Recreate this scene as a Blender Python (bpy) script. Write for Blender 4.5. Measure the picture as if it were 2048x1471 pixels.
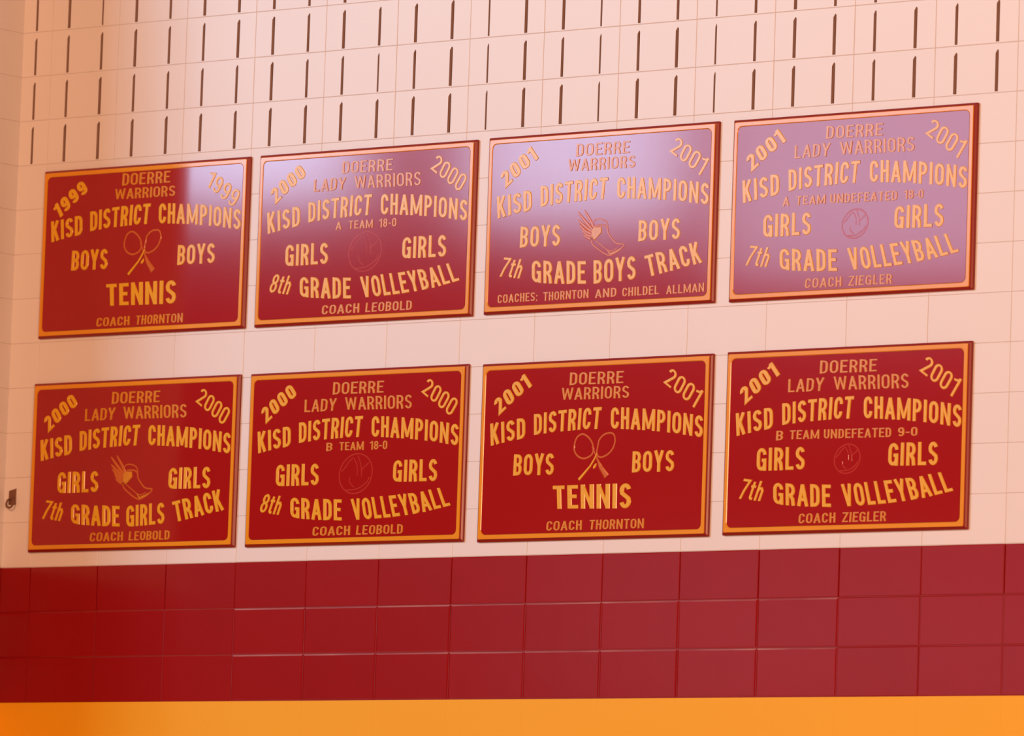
import bpy, bmesh, math, random
from mathutils import Vector, Euler

# ------------------------------------------------------------------ base
for o in list(bpy.data.objects):
    bpy.data.objects.remove(o)
S = bpy.context.scene
C = S.collection
TW, TH = .4064, .2032          # nominal 16 x 8 inch glazed tile
ZJ = 27 * TH                   # height of the joint under the slotted courses; floor is z = 0

# ------------------------------------------------------------------ camera
cd = bpy.data.cameras.new('camera')
cam = bpy.data.objects.new('camera', cd)
C.objects.link(cam)
cam.location = (20.342669, -21.876185, -3.882053 + ZJ)
cam.rotation_euler = Euler((1.6725746, -.0337925, .6687268), 'XYZ')
cd.sensor_width = 36
cd.sensor_fit = 'HORIZONTAL'
cd.lens = 36 * 13205.16 / 2048
cd.clip_end = 200
S.camera = cam
cd.dof.use_dof = True                       # long lens held on the middle plaques: the corner falls a little soft
cd.dof.focus_distance = 28.0
cd.dof.aperture_fstop = 3.2

# ------------------------------------------------------------------ world, lamps, exposure
w = bpy.data.worlds.new('world')
S.world = w
w.use_nodes = True
w.node_tree.nodes['Background'].inputs[0].default_value = (1.0, .50, .30, 1)
w.node_tree.nodes['Background'].inputs[1].default_value = .12


def area(name, loc, target, sx, sy, col, power):
    l = bpy.data.lights.new(name, 'AREA')
    l.shape = 'RECTANGLE'
    l.size, l.size_y = sx, sy
    l.color = col
    l.energy = power
    o = bpy.data.objects.new(name, l)
    C.objects.link(o)
    o.location = loc
    o.rotation_euler = (Vector(target) - Vector(loc)).to_track_quat('-Z', 'Y').to_euler()
    return o


# daylight through three high windows far along the hall, with unseen cool, low and warm fill lights added
def upright_light(name, x, z0, z1, wd, L, col=(.80, .80, 1.0)):
    """upright area light, radiance L, facing the plaque wall"""
    hh = z1 - z0
    return area(name, (x, -20, ZJ + (z0 + z1) / 2), (x + 8, 0, ZJ + (z0 + z1) / 2), wd, hh, col, L * wd * hh * math.pi)


WC = (.50, .70, 1.0)
upright_light('window_light', -15.8, 3.1, 5.4, 1.8, 22, WC)
upright_light('window_light', -12.4, 2.75, 5.4, 1.8, 18, WC)
upright_light('window_light', -9.1, 2.12, 5.4, 3.0, 9, WC)
upright_light('cool_fill_light', -14.0, 7.0, 10.0, 12, 19, (.60, .87, 1.0))  # unseen cool fill, added to whiten the wall away from the corner
upright_light('low_fill_light', -7.5, -1.5, -.3, 8, 1.4)  # unseen low fill, added for a pale haze on the maroon band
area('warm_fill_light', (12.0, -9.5, ZJ - .8), (7, 0, ZJ - 1.5), 3.0, 3.0, (1.0, .54, .30), 660)  # added warm fill, out of view, lifting the lower right
area('warm_fill_light', (3, -12.0, ZJ + 4.0), (0, 0, ZJ - 1), 3.0, 3.0, (1.0, .46, .23), 590)  # warm fill overhead, added to turn the left end orange

S.view_settings.view_transform = 'Standard'
S.view_settings.look = 'None'
S.view_settings.exposure = 0
S.view_settings.gamma = 1
S.view_settings.use_curve_mapping = False


# ------------------------------------------------------------------ materials
def mat(name, col, rough=.4, spec=.5, var=0.0, scale=3.0, bump=0.0, bscale=30.0, coat=0.0, metal=0.0, objvar=0.0, crough=.08):
    m = bpy.data.materials.new(name)
    m.use_nodes = True
    nt = m.node_tree
    b = nt.nodes['Principled BSDF']
    b.inputs['Base Color'].default_value = (*col, 1)
    b.inputs['Roughness'].default_value = rough
    b.inputs['Specular IOR Level'].default_value = spec
    b.inputs['Metallic'].default_value = metal
    b.inputs['Coat Weight'].default_value = coat
    b.inputs['Coat Roughness'].default_value = crough
    g = nt.nodes.new('ShaderNodeNewGeometry')
    if var or objvar:
        n = nt.nodes.new('ShaderNodeTexNoise')
        n.inputs['Scale'].default_value = scale
        n.inputs['Detail'].default_value = 4
        nt.links.new(g.outputs['Position'], n.inputs['Vector'])
        mr = nt.nodes.new('ShaderNodeMapRange')
        mr.inputs[3].default_value = 1 - var
        mr.inputs[4].default_value = 1 + var
        nt.links.new(n.outputs['Fac'], mr.inputs[0])
        oi = nt.nodes.new('ShaderNodeObjectInfo')
        mo = nt.nodes.new('ShaderNodeMapRange')
        mo.inputs[3].default_value = 1 - objvar
        mo.inputs[4].default_value = 1 + objvar
        nt.links.new(oi.outputs['Random'], mo.inputs[0])
        mu = nt.nodes.new('ShaderNodeMath')
        mu.operation = 'MULTIPLY'
        nt.links.new(mr.outputs[0], mu.inputs[0])
        nt.links.new(mo.outputs[0], mu.inputs[1])
        vm = nt.nodes.new('ShaderNodeVectorMath')
        vm.operation = 'SCALE'
        vm.inputs[0].default_value = col
        nt.links.new(mu.outputs[0], vm.inputs['Scale'])
        nt.links.new(vm.outputs[0], b.inputs['Base Color'])
    if bump:
        n = nt.nodes.new('ShaderNodeTexNoise')
        n.inputs['Scale'].default_value = bscale
        n.inputs['Detail'].default_value = 3
        nt.links.new(g.outputs['Position'], n.inputs['Vector'])
        bp = nt.nodes.new('ShaderNodeBump')
        bp.inputs['Strength'].default_value = 1
        bp.inputs['Distance'].default_value = bump
        nt.links.new(n.outputs['Fac'], bp.inputs['Height'])
        nt.links.new(bp.outputs[0], b.inputs['Normal'])
    return m


M = {
    'tile': mat('cream_glazed_tile', (.87, .82, .83), .34, .5, var=.012, scale=2, objvar=.008),
    'slot': mat('raw_clay_slot', (.55, .36, .30), .9, .2),
    'mortar': mat('pale_mortar', (.64, .58, .57), .8, .2),
    'maroon': mat('maroon_glazed_tile', (.33, .006, .008), .17, .4, var=.05, scale=4, objvar=.03, bump=.0004, bscale=9),
    'mmortar': mat('maroon_painted_mortar', (.26, .008, .010), .5, .4),
    'yellow': mat('yellow_glazed_tile', (.98, .50, .018), .38, .25, var=.01),
    'board': mat('maroon_lacquered_board', (.30, .012, .012), .30, .5),
    'field': mat('maroon_enamel_field', (.38, .005, .006), .09, .5, var=.02, scale=5),
    'gold': mat('gold_painted_frame', (.85, .34, .010), .14, .5, var=.03, scale=12),
    'letter': mat('gold_painted_lettering', (.86, .45, .010), .19, .5, var=.10, scale=60),
    'thin': mat('gold_painted_small_lettering', (.72, .28, .016), .19, .5, var=.20, scale=110),
    'emb': mat('bronze_painted_emblem', (.62, .14, .020), .16, .5, var=.10, scale=60),
    'ball': mat('dark_red_painted_emblem', (.50, .035, .025), .12, .5),
    'steel': mat('dull_brown_metal', (.22, .10, .06), .5, .5, metal=.3),
    'wood': mat('varnished_maple_floor', (.55, .32, .15), .3, .5, var=.08, scale=2),
}


# painted highlights: pale streaks along the upper edges of the maroon tiles
glint_mat = mat('highlit_maroon_edge', (.33, .006, .008), .35, .4)
nt = glint_mat.node_tree
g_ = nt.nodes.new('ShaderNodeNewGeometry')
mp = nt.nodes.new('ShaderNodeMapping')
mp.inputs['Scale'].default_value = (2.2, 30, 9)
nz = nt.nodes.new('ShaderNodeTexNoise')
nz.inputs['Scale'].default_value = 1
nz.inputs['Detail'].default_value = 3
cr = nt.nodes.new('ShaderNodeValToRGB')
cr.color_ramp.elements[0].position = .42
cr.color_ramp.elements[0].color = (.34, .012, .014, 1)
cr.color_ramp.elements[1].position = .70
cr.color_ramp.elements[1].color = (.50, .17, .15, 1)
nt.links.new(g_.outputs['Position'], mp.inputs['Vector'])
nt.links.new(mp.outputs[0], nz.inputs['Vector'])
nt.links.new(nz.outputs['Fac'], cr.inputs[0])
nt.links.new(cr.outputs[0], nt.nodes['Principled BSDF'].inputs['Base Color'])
M['glint'] = glint_mat


# ------------------------------------------------------------------ helpers
def link(name, me, parent=None, loc=None):
    o = bpy.data.objects.new(name, me)
    C.objects.link(o)
    if parent:
        o.parent = parent
    if loc is not None:
        o.location = loc
    return o


def mesh(name, verts, faces, mats, fm=None, smooth=False):
    me = bpy.data.meshes.new(name)
    me.from_pydata([tuple(v) for v in verts], [], faces)
    for m in mats:
        me.materials.append(m)
    if fm:
        for p, i in zip(me.polygons, fm):
            p.material_index = i
    if smooth:
        for p in me.polygons:
            p.use_smooth = True
    me.update()
    return me


class MB:
    def __init__(s):
        s.v, s.f, s.m = [], [], []

    def add(s, vs, fs, m=0):
        k = len(s.v)
        s.v += [tuple(v) for v in vs]
        s.f += [tuple(i + k for i in f) for f in fs]
        s.m += [m] * len(fs)

    def box(s, a, b, m=0):
        (x0, y0, z0), (x1, y1, z1) = a, b
        s.add([(x0, y0, z0), (x1, y0, z0), (x1, y1, z0), (x0, y1, z0), (x0, y0, z1), (x1, y0, z1), (x1, y1, z1), (x0, y1, z1)],
              [(0, 3, 2, 1), (4, 5, 6, 7), (0, 1, 5, 4), (1, 2, 6, 5), (2, 3, 7, 6), (3, 0, 4, 7)], m)

    def mesh(s, name, mats, smooth=False):
        return mesh(name, s.v, s.f, mats, s.m, smooth)


# ------------------------------------------------------------------ wall shell
def empty(name, loc=(0, 0, 0)):
    o = bpy.data.objects.new(name, None)
    C.objects.link(o)
    o.location = loc
    return o


X_END = 16.5 * TW
wall = empty('wall_back', (0, 0, 0))
wall['kind'] = 'structure'
wall['label'] = 'tiled hall wall, cream above a maroon band and a yellow band'
left = empty('wall_left', (.028, .002, 0))
left['kind'] = 'structure'
left['label'] = 'short return wall meeting the plaque wall at the corner'

b = MB()
b.box((-.2, .036, 0), (X_END + .1, .22, ZJ + 6 * TH))
link('backing', b.mesh('wall_back_core', [M['slot']]), wall)
b = MB()
b.box((X_END - .1, 0, 0), (X_END + 3, .22, ZJ + 6 * TH))
b.box((0, 0, ZJ + 4 * TH), (X_END, .22, ZJ + 6 * TH))
link('plain_wall', b.mesh('wall_back_plain', [M['tile']]), wall)
b = MB()
b.box((0, 0, 0), (X_END - .1, .036, ZJ - 14 * TH))
link('lower_wall', b.mesh('wall_back_lower', [M['yellow']]), wall)
b = MB()
b.box((-.22, -1.15, 0), (-.036, .22, ZJ + 6 * TH))
link('backing', b.mesh('wall_left_core', [M['mortar']]), left)
b = MB()
b.box((-.036, -1.15, ZJ - 9 * TH), (-.0014, .0016, ZJ + 4 * TH))
b.box((-.036, -1.15, ZJ - 14 * TH), (-.0026, .0026, ZJ - 9 * TH), 1)
link('mortar', b.mesh('wall_left_mortar', [M['mortar'], M['mmortar']]), left)
fl = MB()
fl.box((-22, -26, -.1), (26, .22, 0))
fo = link('floor', fl.mesh('floor', [M['wood']]))
fo['kind'] = 'structure'
fo['label'] = 'varnished wooden hall floor'


# --- tiles.  Local frame: x along, y = depth (0 face, + into wall), z up, origin lower-left of the module
def tile_mesh(name, wd, hh, gap, ch, chd, m, depth=.034, glint=None):
    a, c = gap / 2, ch
    rings = []
    for (ins, y) in ((a, depth), (a, chd), (a + c, 0)):
        rings.append([(ins, y, ins), (wd - ins, y, ins), (wd - ins, y, hh - ins), (ins, y, hh - ins)])
    v = [p for r in rings for p in r]
    f = []
    for r in range(2):
        for k in range(4):
            k2 = (k + 1) % 4
            f.append((r * 4 + k, r * 4 + k2, r * 4 + 4 + k2, r * 4 + 4 + k))
    f.append((8, 9, 10, 11))
    if glint:
        return mesh(name, v, f, [m, glint], [1 if k == 6 else 0 for k in range(9)])
    return mesh(name, v, f, [m])


def slotted_mesh(name, wd, hh, slots, m, ms, gap=.0022, ch=.0012, depth=.034):
    """slots: list of (centre x, width). Face split in columns round each slot; jambs go back to the cavity."""
    b = MB()
    a = gap / 2
    i = a + ch
    # rim
    v = []
    for (ins, y) in ((a, depth), (a, ch), (i, 0)):
        v += [(ins, y, ins), (wd - ins, y, ins), (wd - ins, y, hh - ins), (ins, y, hh - ins)]
    f = []
    for r in range(2):
        for k in range(4):
            k2 = (k + 1) % 4
            f.append((r * 4 + k, r * 4 + k2, r * 4 + 4 + k2, r * 4 + 4 + k))
    b.add(v, f)
    xs = i
    zb, zt = i, hh - i
    for (cx, sw) in slots:
        x0, x1 = cx - sw / 2, cx + sw / 2
        s0 = .028 * hh
        sl, sr = .80 * hh, .875 * hh          # slanted head of the slot
        xm = x0 + sw * .62
        b.add([(xs, 0, zb), (x0, 0, zb), (x0, 0, zt), (xs, 0, zt)], [(0, 1, 2, 3)])
        b.add([(x0, 0, zb), (x1, 0, zb), (x1, 0, s0), (x0, 0, s0)], [(0, 1, 2, 3)])
        b.add([(x0, 0, sl), (xm, 0, sr), (x1, 0, sr - .006), (x1, 0, zt), (x0, 0, zt)], [(0, 1, 2, 3, 4)])
        P = [(x0, s0), (x1, s0), (x1, sr - .006), (xm, sr), (x0, sl)]
        jv = [(x, 0, z) for x, z in P] + [(x, depth, z) for x, z in P]
        b.add(jv, [(k, (k + 1) % 5, 5 + (k + 1) % 5, 5 + k) for k in range(5)], 1)
        xs = x1
    b.add([(xs, 0, zb), (wd - i, 0, zb), (wd - i, 0, zt), (xs, 0, zt)], [(0, 1, 2, 3)])
    return b.mesh(name, [m, ms])


GW, CW = .0018, .0010
full = tile_mesh('cream_tile', TW, TH, GW, CW, CW, M['tile'])
half = tile_mesh('cream_half_tile', TW / 2, TH, GW, CW, CW, M['tile'])
mfull = tile_mesh('maroon_tile', TW, TH, .0022, .0036, .0018, M['maroon'])
glint_full = tile_mesh('maroon_tile', TW, TH, .0022, .0066, .0022, M['maroon'], glint=M['glint'])
mhalf = tile_mesh('maroon_half_tile', TW / 2, TH, .0022, .0036, .0018, M['maroon'])
yfull = tile_mesh('yellow_tile', TW, TH, .0001, .0001, .0001, M['yellow'])
yhalf = tile_mesh('yellow_half_tile', TW / 2, TH, .0001, .0001, .0001, M['yellow'])
SM = {}


def slot_tile(w1, w2):
    k = (w1, w2)
    if k not in SM:
        SM[k] = slotted_mesh('slotted_tile', TW, TH, [(TW * .25, w1), (TW * .75, w2)], M['tile'], M['slot'])
    return SM[k]


shalf = slotted_mesh('slotted_half_tile', TW / 2, TH, [(TW * .25 + .006, .013)], M['tile'], M['slot'])
rnd = random.Random(4)
NARROW = {(7, 0): 1, (8, 1): 1, (10, 0): 1}      # (column, which slot): the narrow, dark slots


def tilt(o, amt):
    o.rotation_euler = (rnd.uniform(-amt, amt), 0, rnd.uniform(-amt, amt))


for row in range(-14, 4):
    for col in range(0, 17):
        x = 0 if col == 0 else (col - .5) * TW
        z = ZJ + row * TH
        if row >= 0:
            if col == 0:
                me = shalf
            else:
                ws = []
                for s in (0, 1):
                    ww = rnd.choice((.014, .016, .0165))
                    if (col, s) in NARROW and row < 3 or rnd.random() < .05:
                        ww = .009
                    ws.append(ww)
                me = slot_tile(*ws)
            o = link('slotted_tile', me, wall, (x, 0, z))
            tilt(o, .0008)
        elif row >= -9:
            o = link('cream_tile', half if col == 0 else full, wall, (x, 0, z))
            tilt(o, .0008)
        elif row >= -12:
            o = link('maroon_tile', mhalf if col == 0 else (glint_full if row < -10 and 3 < col < 12 else mfull), wall, (x, 0, z))
            tilt(o, .0035)
        else:
            o = link('yellow_tile', yhalf if col == 0 else yfull, wall, (x, 0, z))


def mortar(name, r0, r1, y0, m, parent, hw=.0016):
    b = MB()
    z0, z1 = ZJ + r0 * TH, ZJ + r1 * TH
    for r in range(r0, r1 + 1):
        z = ZJ + r * TH
        b.box((0, y0, z - hw), (X_END, .033, z + hw))
    for c in range(0, 17):
        x = (c + .5) * TW
        b.box((x - hw, y0 + .00002, z0), (x + hw, .033, z1))
    return link(name, b.mesh(name, [m]), parent)


mortar('mortar', -9, 4, .0016, M['mortar'], wall)
mortar('maroon_mortar', -12, -10, .0016, M['mmortar'], wall)

# left return wall: same courses, tiles seen edge-on
for row in range(-14, 4):
    for k in range(3):
        z = ZJ + row * TH
        me = full if row >= -9 else (mfull if row >= -12 else yfull)
        nm = 'cream_tile' if row >= -9 else ('maroon_tile' if row >= -12 else 'yellow_tile')
        o = link(nm, me, left, (0, -k * TW - TW + .0, z))
        o.rotation_euler = (0, 0, math.radians(90))
b = MB()
b.box((-.036, -1.15, ZJ + 4 * TH), (0, 0, ZJ + 6 * TH))
b.box((-.036, -1.15, 0), (0, 0, ZJ - 14 * TH), 1)
link('plain_wall', b.mesh('wall_left_plain', [M['tile'], M['yellow']]), left)

# ------------------------------------------------------------------ plaques
PW, PH = 1.227, .762
BACK, FACE = -.0005, -.030      # y of the back and of the gold face, local to plaque


def ring_faces(n, r0, r1):
    return [(r0 * n + k, r0 * n + (k + 1) % n, r1 * n + (k + 1) % n, r1 * n + k) for k in range(n)]


def rrect(x0, x1, z0, z1, rad, n=6):
    pts = []
    for cx, cz, a0 in ((x1 - rad, z1 - rad, 0), (x0 + rad, z1 - rad, 90), (x0 + rad, z0 + rad, 180), (x1 - rad, z0 + rad, 270)):
        for k in range(n + 1):
            a = math.radians(a0 + 90 * k / n)
            pts.append((cx + rad * math.cos(a), cz + rad * math.sin(a)))
    return pts


def loft(name, loops, mats, cap=True, smooth=False, fm=None):
    n = len(loops[0])
    v = [p for l in loops for p in l]
    f, m = [], []
    for r in range(len(loops) - 1):
        rf = [tuple(reversed(q)) for q in ring_faces(n, r, r + 1)]
        f += rf
        m += [fm[r] if fm else 0] * len(rf)
    if cap:
        f.append(tuple(reversed(range((len(loops) - 1) * n, len(loops) * n))))
        m.append(0)
    me = mesh(name, v, f, mats, m, smooth)
    bm = bmesh.new()
    bm.from_mesh(me)
    bmesh.ops.recalc_face_normals(bm, faces=bm.faces)
    bm.to_mesh(me)
    bm.free()
    return me


def L3(pts, y):
    return [(x, y, z) for x, z in pts]


# moulded board (shared)
r_out = rrect(0, PW, -PH, 0, .004)
board_me = loft('board', [L3(r_out, BACK), L3(r_out, -.012), L3(rrect(.002, PW - .002, -PH + .002, -.002, .004), -.015),
                          L3(rrect(.008, PW - .008, -PH + .008, -.008, .004), -.022), L3(rrect(.012, PW - .012, -PH + .010, -.010, .004), -.024)], [M['board']])
FX0, FX1, FZ0, FZ1 = .030, PW - .034, -PH + .031, -.031      # red field
gi = rrect(FX0 - .001, FX1 + .001, FZ0 - .001, FZ1 + .001, .022)
go = rrect(.012, PW - .014, -PH + .011, -.011, .006)
frame_me = loft('gold_frame', [L3(go, -.0235), L3(go, -.028), L3(rrect(.014, PW - .016, -PH + .013, -.013, .008), -.0295),
                               L3(rrect(FX0 - .004, FX1 + .004, FZ0 - .004, FZ1 + .004, .024), -.0295), L3(gi, -.0262), L3(gi, -.0235)], [M['gold']], cap=False)
fi = rrect(FX0, FX1, FZ0, FZ1, .021)
field_me = loft('field_panel', [L3(fi, -.0235), L3(fi, -.0265)], [M['field']])
YF = -.0265

# ---- sign painter's condensed capitals as ridged strokes.  Glyph box: width x height 1, centre lines below
def _arc(cx, cy, rx, ry, a0, a1, n=10):
    return [(cx + rx * math.cos(math.radians(a0 + (a1 - a0) * i / n)), cy + ry * math.sin(math.radians(a0 + (a1 - a0) * i / n))) for i in range(n + 1)]


def glyph(ch, s):
    """strokes (centre lines) and advance width of one letter, for stroke weight s"""
    h = s / 2
    W = {'I': s, '1': .30, 'N': .49, 'M': .66, 'W': .70, 'T': .42, 'L': .38, 'E': .40, 'F': .39, 'J': .38, ':': s, '-': .24, 't': .26, 'h': .38, '.': s,
         'Y': .46, 'V': .46, 'A': .48, 'O': .46, 'G': .46, 'K': .45}.get(ch, .43)
    a, b, m = h, W - h, W / 2
    lo, hi = h, 1 - h
    r = (b - a) / 2                     # bowl radius in x
    ry = .22
    bowl_t = _arc(m, hi - ry, r, ry, 180, 0)
    bowl_b = _arc(m, lo + ry, r, ry, 0, -180)
    if ch in 'O0':
        st = [bowl_t + bowl_b + [bowl_t[0]]]
    elif ch == 'C':
        st = [_arc(m, hi - ry, r, ry, -8, 180) + _arc(m, lo + ry, r, ry, 180, 368)]
    elif ch == 'G':
        st = [_arc(m, hi - ry, r, ry, 0, 180) + _arc(m, lo + ry, r, ry, 180, 345), [(m + .02, .46), (b, .46), (b, 0)]]
    elif ch == 'Q':
        st = [bowl_t + bowl_b + [bowl_t[0]], [(m, .25), (b, 0)]]
    elif ch == 'D':
        st = [[(a, 0), (a, 1)], [(a, hi)] + _arc(m - .02, hi - ry, r + .02, ry, 90, 0, 5) + _arc(m - .02, lo + ry, r + .02, ry, 0, -90, 5) + [(a, lo)]]
    elif ch in 'PRB':
        y = .47 if ch != 'B' else .51
        k = (hi - y) / 2
        bx = max(b - k * .62, m - .02)
        st = [[(a, 0), (a, 1)], [(a, hi)] + _arc(bx, hi - k, b - bx, k, 90, -90, 8) + [(a, y)]]
        if ch == 'R':
            st.append([(m, y), (b - .03, .30), (b, 0)])
        if ch == 'B':
            k2 = (y - lo) / 2
            st.append([(a, y)] + _arc(bx, lo + k2, b - bx, k2, 90, -90, 8) + [(a, lo)])
    elif ch == 'S':
        k = (hi - .5) / 2
        st = [_arc(m, hi - k, r, k, 15, 180, 9) + [(a + .02, .60), (m, .5), (b - .02, .40)] + _arc(m, lo + k, r, k, 0, -165, 9)]
    elif ch == 'E':
        st = [[(W, hi), (a, hi), (a, lo), (W, lo)], [(a, .52), (W - .05, .52)]]
    elif ch == 'F':
        st = [[(W, hi), (a, hi), (a, 0)], [(a, .50), (W - .05, .50)]]
    elif ch == 'L':
        st = [[(a, 1), (a, lo), (W, lo)]]
    elif ch == 'H':
        st = [[(a, 0), (a, 1)], [(b, 0), (b, 1)], [(a, .52), (b, .52)]]
    elif ch == 'I':
        st = [[(a, 0), (a, 1)]]
    elif ch == 'K':
        st = [[(a, 0), (a, 1)], [(b, 1), (a + .03, .40)], [(a + .11, .56), (b, 0)]]
    elif ch == 'T':
        st = [[(0, hi), (W, hi)], [(m, 0), (m, hi)]]
    elif ch == 'N':
        st = [[(a, 0), (a, 1)], [(a + .01, .95), (b - .01, .05), .8], [(b, 0), (b, 1)]]
    elif ch == 'M':
        st = [[(a, 0), (a, 1)], [(a + .02, .95), (m, .08), .8], [(m, .08), (b - .02, .95), .8], [(b, 0), (b, 1)]]
    elif ch == 'W':
        st = [[(a - .02, 1), (W * .26, .03), .9], [(W * .26, .03), (m, .94), .8], [(m, .94), (W * .74, .03), .8], [(W * .74, .03), (b + .02, 1), .9]]
    elif ch == 'V':
        st = [[(a - .02, 1), (m, .03)], [(m, .03), (b + .02, 1)]]
    elif ch == 'A':
        st = [[(a - .02, 0), (m, .97)], [(m, .97), (b + .02, 0)], [(W * .24, .30), (W * .76, .30)]]
    elif ch == 'Y':
        st = [[(a - .02, 1), (m, .42)], [(b + .02, 1), (m, .42)], [(m, 0), (m, .44)]]
    elif ch == 'U':
        st = [[(a, 1)] + [(x, y) for x, y in _arc(m, lo + ry, r, ry, -180, 0)] + [(b, 1)]]
    elif ch == 'Z':
        st = [[(0, hi), (b, hi), (a, lo), (W, lo)]]
    elif ch == 'X':
        st = [[(a, 1), (b, 0)], [(b, 1), (a, 0)]]
    elif ch == '1':
        st = [[(b, 0), (b, 1)], [(b, .95), (b - .06, .84), (0, .79)]]
    elif ch == '2':
        st = [_arc(m, hi - ry, r, ry, 172, 0, 8) + [(b - .03, .60), (a, lo), (W, lo)]]
    elif ch == '7':
        st = [[(0, hi), (b, hi), (m - .02, .42), (a + .05, 0)]]
    elif ch == '8':
        k = (hi - .52) / 2
        k2 = (.52 - lo) / 2
        st = [_arc(m, .52 + k, r * .92, k, -90, 270, 14), _arc(m, lo + k2, r, k2, 90, 450, 14)]
    elif ch == '9':
        k = .25
        st = [_arc(m, hi - k, r, k, 0, 360, 14), [(b, hi - k)] + _arc(m, lo + .25, r, .25, 0, -150, 7)]
    elif ch == '6':
        k = .25
        st = [_arc(m, lo + k, r, k, 0, 360, 14), [(a, lo + k)] + _arc(m, hi - .25, r, .25, 180, 30, 7)]
    elif ch == '-':
        st = [[(0, .42), (W, .42)]]
    elif ch == ':':
        st = [[(a, 0), (a, s)], [(a, .5), (a, .5 + s)]]
    elif ch == '.':
        st = [[(a, 0), (a, s)]]
    elif ch == 't':
        st = [[(W, lo), (m + .03, lo), (m - .02, lo + .06), (m - .02, .92)], [(0, .68), (W, .68)]]
    elif ch == 'h':
        st = [[(a, 0), (a, 1)], [(a, .48), (a + .07, .62), (m + .04, .64), (b, .52), (b, 0)]]
    else:
        st = []
    return st, W


def mitre(pts, w):
    """left and right offsets of a polyline, mitred"""
    closed = math.hypot(pts[0][0] - pts[-1][0], pts[0][1] - pts[-1][1]) < 1e-6
    n = len(pts)
    out = []
    for i in range(n):
        p = pts[i]
        a = pts[i - 1] if i > 0 else (pts[-2] if closed else None)
        c = pts[i + 1] if i < n - 1 else (pts[1] if closed else None)
        d1 = (p[0] - a[0], p[1] - a[1]) if a else None
        d2 = (c[0] - p[0], c[1] - p[1]) if c else None
        d1 = d1 or d2
        d2 = d2 or d1
        l1 = math.hypot(*d1) or 1
        l2 = math.hypot(*d2) or 1
        n1 = (-d1[1] / l1, d1[0] / l1)
        n2 = (-d2[1] / l2, d2[0] / l2)
        mx, my = n1[0] + n2[0], n1[1] + n2[1]
        ml = math.hypot(mx, my) or 1
        mx, my = mx / ml, my / ml
        k = w / max(.5, mx * n1[0] + my * n1[1])
        out.append((mx * k, my * k))
    return out


_cache = {}


def text_shape(s, weight, slant=0, gap=.085, space=.25):
    key = (s, weight, slant)
    if key in _cache:
        return _cache[key]
    V, F = [], []
    x = 0
    for ch in s:
        st, W = glyph(ch, weight)
        for si, line in enumerate(st):
            wk = 1
            if not isinstance(line[-1], tuple):        # last entry: relative weight of a thinner stroke
                wk, line = line[-1], line[:-1]
            pts = [line[0]]
            for q in line[1:]:                 # split long strokes so that they bend with the arc
                p = pts[-1]
                d = math.hypot(q[0] - p[0], q[1] - p[1])
                if d < 1e-5:
                    continue
                k = max(1, int(d / .35))
                for j in range(1, k + 1):
                    pts.append((p[0] + (q[0] - p[0]) * j / k, p[1] + (q[1] - p[1]) * j / k))
            off = mitre(pts, weight * wk / 2)
            b0 = len(V)
            for (px, py), (ox, oy) in zip(pts, off):
                for t, hgt in ((1, 0), (.74, 1), (-.74, 1), (-1, 0)):
                    X, Y = px + ox * t + x, py + oy * t
                    V.append((X + slant * Y, Y, hgt * (1 + .05 * si) + .03 * si))
            for i in range(len(pts) - 1):
                for k in range(3):
                    F.append((b0 + i * 4 + k, b0 + i * 4 + 4 + k, b0 + i * 4 + 5 + k, b0 + i * 4 + 1 + k))
            e = b0 + (len(pts) - 1) * 4
            F.append((b0, b0 + 1, b0 + 2, b0 + 3))
            F.append((e + 3, e + 2, e + 1, e))
        x += W + gap
    _cache[key] = (V, F)
    return V, F


def word(parent, name, s, fn, m, weight=.168, slant=0, h=.0036):
    """fn(u, v) -> (x mm, z mm) on the plaque, u along the word, v up the letter."""
    V, F = text_shape(s, weight, slant)
    x0 = min(v[0] for v in V)
    x1 = max(v[0] for v in V)
    out = []
    for x, y, z in V:
        X, Z = fn((x - x0) / (x1 - x0), y)
        out.append((X / 1000, YF + .0003 - h * z, Z / 1000))
    return link(name, fixn2(mesh(name, out, F, [m])), parent)


def fixn2(me):
    """make every face look out of the plaque (towards -y)"""
    bm = bmesh.new()
    bm.from_mesh(me)
    bm.normal_update()
    for f in bm.faces:
        if f.normal.y > 0:
            f.normal_flip()
    bm.to_mesh(me)
    bm.free()
    return me


def quad(bl, br, tl, tr):
    def fn(u, v):
        bx, bz = bl[0] + (br[0] - bl[0]) * u, bl[1] + (br[1] - bl[1]) * u
        tx, tz = tl[0] + (tr[0] - tl[0]) * u, tl[1] + (tr[1] - tl[1]) * u
        return bx + (tx - bx) * v, bz + (tz - bz) * v
    return fn


def arc(xb0, xb1, xt0, xt1, bot, top):
    def fn(u, v):
        xb = xb0 + (xb1 - xb0) * u
        xt = xt0 + (xt1 - xt0) * u
        x = xb + (xt - xb) * v
        return x, bot(x) + (top(x) - bot(x)) * v
    return fn


def bend(fn, sag):
    """bow a date along its run"""
    def g(u, v):
        x, z = fn(u, v)
        k = sag * (1 - (2 * u - 1) ** 2)
        return x + k * g.nx, z + k * g.nz
    g.nx, g.nz = -.6, .8
    return g


def interp(pts):
    def f(x):
        if x <= pts[0][0]:
            a, c = pts[0], pts[1]
        elif x >= pts[-1][0]:
            a, c = pts[-2], pts[-1]
        else:
            for a, c in zip(pts, pts[1:]):
                if a[0] <= x <= c[0]:
                    break
        return a[1] + (c[1] - a[1]) * (x - a[0]) / (c[0] - a[0])
    return f


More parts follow.
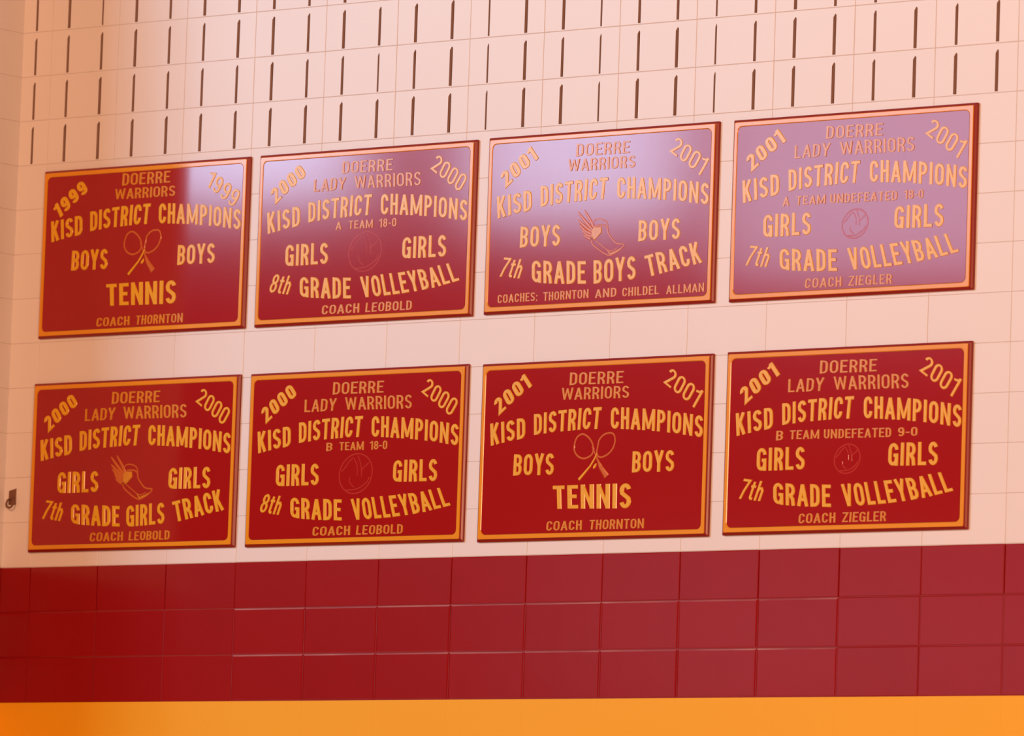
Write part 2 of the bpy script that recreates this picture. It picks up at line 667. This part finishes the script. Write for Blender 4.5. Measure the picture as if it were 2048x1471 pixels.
def rbar(b, pts, wds, h, y=YF, n=1):
    """flat ribbon with a ridged section through pts (metres x, z)"""
    L = []
    for i, (x, z) in enumerate(pts):
        a = pts[max(i - 1, 0)]
        c = pts[min(i + 1, len(pts) - 1)]
        dx, dz = c[0] - a[0], c[1] - a[1]
        l = math.hypot(dx, dz) or 1
        nx, nz = -dz / l, dx / l
        wd = (wds[i] if isinstance(wds, (list, tuple)) else wds) / 2
        L.append([(x - nx * wd, y, z - nz * wd), (x - nx * wd * .55, y - h, z - nz * wd * .55), (x + nx * wd * .55, y - h, z + nz * wd * .55), (x + nx * wd, y, z + nz * wd)])
    v = [p for l in L for p in l]
    f = []
    for i in range(len(L) - 1):
        for k in range(3):
            f.append((i * 4 + k, i * 4 + k + 1, i * 4 + 5 + k, i * 4 + 4 + k))
    f.append((0, 1, 2, 3))
    e = (len(L) - 1) * 4
    f.append((e, e + 1, e + 2, e + 3))
    b.add(v, f)


def smooth_pts(pts, closed=False, n=5):
    out = []
    N = len(pts)
    rng = range(N if closed else N - 1)
    for i in rng:
        p0 = pts[(i - 1) % N] if closed or i > 0 else pts[0]
        p1 = pts[i]
        p2 = pts[(i + 1) % N]
        p3 = pts[(i + 2) % N] if closed or i + 2 < N else pts[-1]
        for k in range(n):
            t = k / n
            q = []
            for d in (0, 1):
                q.append(.5 * (2 * p1[d] + (p2[d] - p0[d]) * t + (2 * p0[d] - 5 * p1[d] + 4 * p2[d] - p3[d]) * t * t + (3 * p1[d] - p0[d] - 3 * p2[d] + p3[d]) * t ** 3))
            out.append(tuple(q))
    out.append(pts[0] if closed else pts[-1])
    return out


def mm(pts, dx=0, dz=0):
    return [((x + dx) / 1000, (z + dz) / 1000) for x, z in pts]


def fixn(me):
    bm = bmesh.new()
    bm.from_mesh(me)
    bmesh.ops.recalc_face_normals(bm, faces=bm.faces)
    bm.to_mesh(me)
    bm.free()
    return me


def rackets(P, dx, dz):
    e = empty('tennis_emblem')
    e.parent = P
    b = MB()
    rbar(b, smooth_pts(mm([(518, -358), (531, -329), (559, -317), (587, -329), (610, -353), (619, -381), (612, -404), (589, -417), (563, -420), (535, -408), (518, -385)], dx, dz), True), .0085, .0022)
    link('racket_head', fixn(b.mesh('racket_head', [M['emb']])), e)
    b = MB()
    rbar(b, smooth_pts(mm([(642, -373), (649, -345), (668, -326), (694, -317), (722, -321), (733, -344), (729, -368), (717, -389), (697, -406), (676, -415), (660, -418), (644, -411), (638, -394)], dx, dz), True), .0085, .0026, YF - .0004)
    link('racket_head', fixn(b.mesh('racket_head', [M['emb']])), e)
    b = MB()
    rbar(b, mm([(641, -400), (624, -428), (606, -453), (547, -509)], dx, dz), [.006, .009, .009, .013], .0036, YF - .0006)
    o = link('racket_handle', fixn(b.mesh('racket_handle', [M['letter']])), e)
    b = MB()
    rbar(b, mm([(613, -372), (636, -414), (648, -436), (660, -458), (695, -500)], dx, dz), [.005, .008, .012, .020, .027], .0030)
    link('racket_handle', fixn(b.mesh('racket_handle', [M['emb']])), e)
    b = MB()
    rbar(b, mm([(638, -443), (632, -451), (626, -459), (623, -464)], dx, dz), [.005, .012, .013, .005], .0036)
    link('tennis_ball', fixn(b.mesh('tennis_ball', [M['letter']])), e)


def poly_relief(name, pts, h, m, parent, y=YF):
    n = len(pts)
    cx = sum(p[0] for p in pts) / n
    cz = sum(p[1] for p in pts) / n
    inner = [(cx + (x - cx) * .9, cz + (z - cz) * .9) for x, z in pts]
    v = [(x, y, z) for x, z in pts] + [(x, y - h, z) for x, z in inner]
    f = [(k, (k + 1) % n, n + (k + 1) % n, n + k) for k in range(n)] + [tuple(range(n, 2 * n))]
    return link(name, fixn(mesh(name, v, f, [m])), parent)


def winged_foot(P, dx, dz):
    e = empty('winged_shoe_emblem')
    e.parent = P
    b = MB()
    shoe = [(585, -411), (566, -444), (570, -482), (604, -509), (635, -528), (666, -539), (698, -529), (725, -514), (741, -496), (714, -492), (694, -486), (674, -467), (655, -443), (650, -422), (629, -409)]
    rbar(b, smooth_pts(mm(shoe, dx, dz), True, 3), .0075, .0022)
    rbar(b, smooth_pts(mm([(588, -472), (617, -491), (651, -513), (677, -520), (706, -508)], dx, dz), n=3), .005, .0018)
    link('shoe_outline', fixn(b.mesh('shoe_outline', [M['emb']])), e)
    b = MB()
    rbar(b, mm([(652, -514), (668, -533), (700, -524), (724, -512)], dx, dz), [.004, .009, .009, .004], .0028, YF - .0003)
    link('toe_cap', fixn(b.mesh('toe_cap', [M['thin']])), e)
    poly_relief('heel_counter', mm([(576, -413), (618, -414), (621, -438), (606, -452), (590, -466), (580, -472), (566, -451), (567, -426)], dx, dz), .003, M['thin'], e, YF - .0004)
    b = MB()
    rbar(b, smooth_pts(mm([(566, -405), (579, -385), (609, -382), (641, -393), (653, -418)], dx, dz), n=3), .006, .0018)
    link('ankle_collar', fixn(b.mesh('ankle_collar', [M['emb']])), e)
    for f in ([(579, -420), (556, -383), (524, -340)], [(572, -426), (528, -385), (490, -345)], [(568, -433), (529, -409), (492, -379)],
              [(563, -442), (530, -427), (500, -400)], [(562, -452), (540, -445), (514, -424)], [(569, -465), (549, -460), (522, -444)]):
        b = MB()
        rbar(b, smooth_pts(mm(f, dx, dz), n=3), [.012, .014, .014, .014, .012, .010, .005], .0022)
        link('wing_feather', fixn(b.mesh('wing_feather', [M['emb']])), e)


def volleyball(P, dx, dz, k=1.0, faint=False):
    e = empty('volleyball_emblem')
    e.parent = P
    cx, cz = 627, -456
    sc = lambda pts: [(cx + (x - cx) * k, cz + (z - cz) * k) for x, z in pts]
    circ = [(cx + 94 * math.cos(a) + 8 * math.sin(a), cz + 88 * math.sin(a)) for a in [i * math.pi / 12 for i in range(24)]]
    b = MB()
    rbar(b, smooth_pts(mm(sc(circ), dx, dz), True, 2), .0060, .0011)
    link('ball_outline', fixn(b.mesh('ball_outline', [M['ball']])), e)
    for a in ([(545, -445), (569, -423), (587, -401), (611, -384)], [(706, -473), (694, -492), (674, -507), (641, -523), (612, -527), (570, -529)],
              [(662, -439), (672, -429), (686, -420), (700, -406)], [(592, -471), (595, -496), (620, -517)], [(614, -389), (632, -419), (636, -464)], [(636, -376), (655, -419), (661, -471)]):
        b = MB()
        rbar(b, smooth_pts(mm(sc(a), dx, dz), n=3), .0050, .0011)
        link('ball_seam', fixn(b.mesh('ball_seam', [M['ball']])), e)


KT = interp([(57, -258), (100, -254), (157, -248), (250, -236), (295, -225), (411, -213), (560, -206), (657, -205), (705, -208), (800, -213), (900, -221), (1000, -231), (1105, -247), (1192, -260)])
KB = interp([(60, -354), (160, -337), (252, -326), (297, -314), (414, -304), (560, -298), (657, -298), (705, -299), (800, -304), (900, -312), (1003, -323), (1108, -338), (1192, -353)])
GT = interp([(95, -532), (217, -547), (262, -550), (331, -555), (450, -561), (555, -566), (602, -566), (703, -561), (815, -556), (930, -549), (1000, -541), (1119, -527)])
GB = interp([(90, -614), (214, -629), (265, -637), (335, -646), (450, -654), (557, -659), (623, -660), (741, -655), (842, -650), (940, -641), (1009, -633), (1090, -620), (1162, -607)])


def plaque(idx, X, Z, label, date, lady, event, coach, sub=None, rot=(0, 0, 0), emb=None, bx=0):
    P = empty('championship_plaque', (X, 0, ZJ + Z))
    P['label'] = label
    P['category'] = 'plaque'
    P['group'] = 'championship plaques on the tiled wall'
    P.scale = (1, .74, 1)
    P.rotation_euler = tuple(math.radians(a) for a in rot)
    link('board', board_me, P)
    link('gold_frame', frame_me, P)
    link('field_panel', field_me, P)
    g = M['letter']
    t = M['thin']
    word(P, 'date_lettering', date, bend(quad((102, -228), (282, -103), (64, -168), (238, -50)), 3), g, .19)
    word(P, 'date_lettering', date, quad((974, -112), (1144, -226), (1010, -48), (1190, -158)), g, .13)
    word(P, 'school_lettering', 'DOERRE', quad((480, -108 + 17 * (idx == 1)), (767, -109 + 17 * (idx == 1)), (482, -54 + 18 * (idx == 1)), (768, -57 + 18 * (idx == 1))), t, .14)
    if lady:
        word(P, 'team_lettering', 'LADY', quad((323, -180), (502, -179), (323, -125), (508, -124)), t, .14)
        word(P, 'team_lettering', 'WARRIORS', quad((557, -178), (928, -183), (551, -122), (927, -122)), t, .14)
    else:
        word(P, 'team_lettering', 'WARRIORS', quad((440, -170 if idx != 1 else -152), (800, -172 if idx != 1 else -154), (441, -118 if idx != 1 else -104), (800, -120 if idx != 1 else -106)), t, .14)
    dz = {1: 26}.get(idx, 0)
    KTd = lambda x: KT(x) + dz
    KBd = lambda x: KB(x) + dz
    word(P, 'title_lettering', 'KISD', arc(66, 253, 58, 249, KBd, KTd), g)
    word(P, 'title_lettering', 'DISTRICT', arc(298, 650, 294, 658, KBd, KTd), g)
    word(P, 'title_lettering', 'CHAMPIONS', arc(707, 1191, 705, 1193, KBd, KTd), g)
    if sub == 'short':
        s0 = 'A' if idx == 2 else 'B'
        word(P, 'record_lettering', s0, quad((455, -354), (491, -353), (455, -318), (491, -317)), t, .15)
        word(P, 'record_lettering', 'TEAM', quad((530, -353), (668, -355), (530, -317), (668, -317)), t, .15)
        word(P, 'record_lettering', '18-0', quad((700, -355), (799, -355), (700, -317), (799, -317)), t, .15)
    elif sub:
        s0, rec = sub
        word(P, 'record_lettering', s0, quad((268, -377), (306, -376), (270, -337), (306, -336)), t, .15)
        word(P, 'record_lettering', 'TEAM', quad((338, -374), (489, -376), (340, -337), (489, -338)), t, .15)
        word(P, 'record_lettering', 'UNDEFEATED', quad((511, -376), (848, -380), (511, -338), (848, -341)), t, .15)
        word(P, 'record_lettering', rec, quad((880, -378), (978, -379), (880, -341), (978, -342)), t, .15)
    who = 'GIRLS' if lady else 'BOYS'
    d2 = {1: 22}.get(idx, 0)
    if lady:
        q1 = quad((173, -500), (420, -501), (173, -405), (418, -406))
        q2 = quad((834, -497), (1082, -501), (836, -404), (1080, -404))
    else:
        q1 = quad((192, -483 + d2), (412, -486 + d2), (194, -391 + d2 - 2), (412, -391 + d2 - 2))
        q2 = quad((826, -487 + d2), (1048, -488 + d2), (827, -396 + d2 - 2), (1047, -396 + d2 - 2))
    word(P, 'team_lettering', who, q1, g)
    word(P, 'team_lettering', who, q2, g)
    gr, ev = event
    if gr is None:
        word(P, 'sport_lettering', ev, quad((418, -630), (828, -637), (410, -531), (827, -531)), g)
    else:
        dg = {3: 10, 5: 0}.get(idx, 0)
        T = lambda x: GT(x) + dg
        B = lambda x: GB(x) + dg * .4
        word(P, 'grade_lettering', gr, quad((88, -612 + dg), (209, -627 + dg), (98, -527 + dg), (220, -545 + dg)), g, .14, .22)
        word(P, 'grade_lettering', 'GRADE', arc(264, 558, 260, 553, B, T), g)
        if ev == 'VOLLEYBALL':
            word(P, 'sport_lettering', ev, arc(622, 1162, 602, 1120, B, T), g)
        else:
            word(P, 'sport_lettering', ev, arc(596, 822, 592, 818, B, T), g)
            word(P, 'sport_lettering', 'TRACK', quad((888, -646 + dg * .6), (1170, -598 + dg * .6), (862, -555 + dg * .6), (1140, -505 + dg * .3)), g)
    if idx == 3:
        for s_, a, c in (('COACHES:', 83, 300), ('THORNTON', 331, 574), ('AND', 607, 722), ('CHILDEL', 752, 946), ('ALLMAN', 983, 1182)):
            word(P, 'coach_lettering', s_, quad((a, -717), (c, -715), (a, -680), (c, -677)), t, .15)
    else:
        wds, xs = coach
        for s_, (a, c) in zip(wds, xs):
            word(P, 'coach_lettering', s_, quad((a, -722), (c, -722), (a + 4, -681), (c, -681)), t, .15)
    if emb == 'tennis':
        rackets(P, *((0, 0) if idx == 7 else (-9, 16)))
    elif emb == 'foot':
        winged_foot(P, *((0, 0) if idx == 5 else (12, 0)))
    else:
        volleyball(P, *({2: (0, 0), 6: (0, 0), 4: (12, -10), 8: (4, -6)}[idx]), .98 if idx in (2, 6) else .68)
    return P


CT = (('COACH', 'THORNTON'), ((380, 572), (610, 900)))
CT1 = (('COACH', 'THORNTON'), ((358, 558), (594, 874)))
CL = (('COACH', 'LEOBOLD'), ((393, 608), (640, 902)))
CL5 = (('COACH', 'LEOBOLD'), ((380, 580), (613, 856)))
CZ = (('COACH', 'ZIEGLER'), ((394, 582), (612, 834)))
ZT, ZB = -.036, -1.003
plaque(1, .203, ZT, 'maroon and gold plaque for 1999 boys tennis, in the upper row beside the corner', '1999', False, (None, 'TENNIS'), CT1, rot=(0, 0, 0), emb='tennis')
plaque(2, 1.486, ZT, 'maroon and gold plaque for 2000 A team girls volleyball, directly above the B team plaque', '2000', True, ('8th', 'VOLLEYBALL'), CL, 'short', emb='ball')
plaque(3, 2.776, ZT + .002, 'maroon and gold plaque for 2001 boys track with a winged shoe, above a tennis plaque', '2001', False, ('7th', 'BOYS'), CT, emb='foot')
plaque(4, 4.078, ZT, 'maroon plaque for 2001 A team girls volleyball, washed pale by glare, upper row', '2001', True, ('7th', 'VOLLEYBALL'), CZ, ('A', '18-0'), emb='ball')
plaque(5, .193, ZB + .002, 'maroon and gold plaque for 2000 girls track with a winged shoe, below the 1999 plaque', '2000', True, ('7th', 'GIRLS'), CL5, emb='foot')
plaque(6, 1.479, ZB, 'maroon and gold plaque for 2000 B team girls volleyball, lower row', '2000', True, ('8th', 'VOLLEYBALL'), CL, 'short', emb='ball')
plaque(7, 2.782, ZB - .005, 'maroon and gold plaque for 2001 boys tennis with crossed rackets, lower row', '2001', False, (None, 'TENNIS'), CT, emb='tennis')
plaque(8, 4.081, ZB - .003, 'maroon and gold plaque for 2001 B team girls volleyball, undefeated, lower row', '2001', True, ('7th', 'VOLLEYBALL'), CZ, ('B', '9-0'), emb='ball')

# ------------------------------------------------------------------ small hook in the corner
H = empty('wall_hook', (.078, 0, ZJ - 1.515))
H.rotation_euler = (0, 0, math.radians(-90))
H['label'] = 'small dark metal eye hook on the cream tiles beside the girls track plaque'
H['category'] = 'hook'
b = MB()
b.add([(0.0, -.022, -.03), (0.0, .022, -.03), (0.0, .022, .045), (0.0, -.022, .035), (.006, -.018, -.026), (.006, .018, -.026), (.006, .018, .040), (.006, -.018, .031)],
      [(0, 1, 5, 4), (1, 2, 6, 5), (2, 3, 7, 6), (3, 0, 4, 7), (4, 5, 6, 7)])
link('hook_plate', fixn(b.mesh('hook_plate', [M['steel']])), H)
bm = bmesh.new()
NR, nr = 20, 8
vs = []
for i in range(NR):
    a = 2 * math.pi * i / NR
    for j in range(nr):
        c = 2 * math.pi * j / nr
        r = .022 + .0045 * math.cos(c)
        vs.append(bm.verts.new((.010 + .0045 * math.sin(c) + .012 * (1 - math.sin(a)) * .5, r * math.cos(a), r * math.sin(a) - .022)))
for i in range(NR):
    for j in range(nr):
        bm.faces.new((vs[i * nr + j], vs[((i + 1) % NR) * nr + j], vs[((i + 1) % NR) * nr + (j + 1) % nr], vs[i * nr + (j + 1) % nr]))
me = bpy.data.meshes.new('hook_ring')
bm.to_mesh(me)
bm.free()
me.materials.append(M['steel'])
for p in me.polygons:
    p.use_smooth = True
fixn(me)
link('hook_ring', me, H)
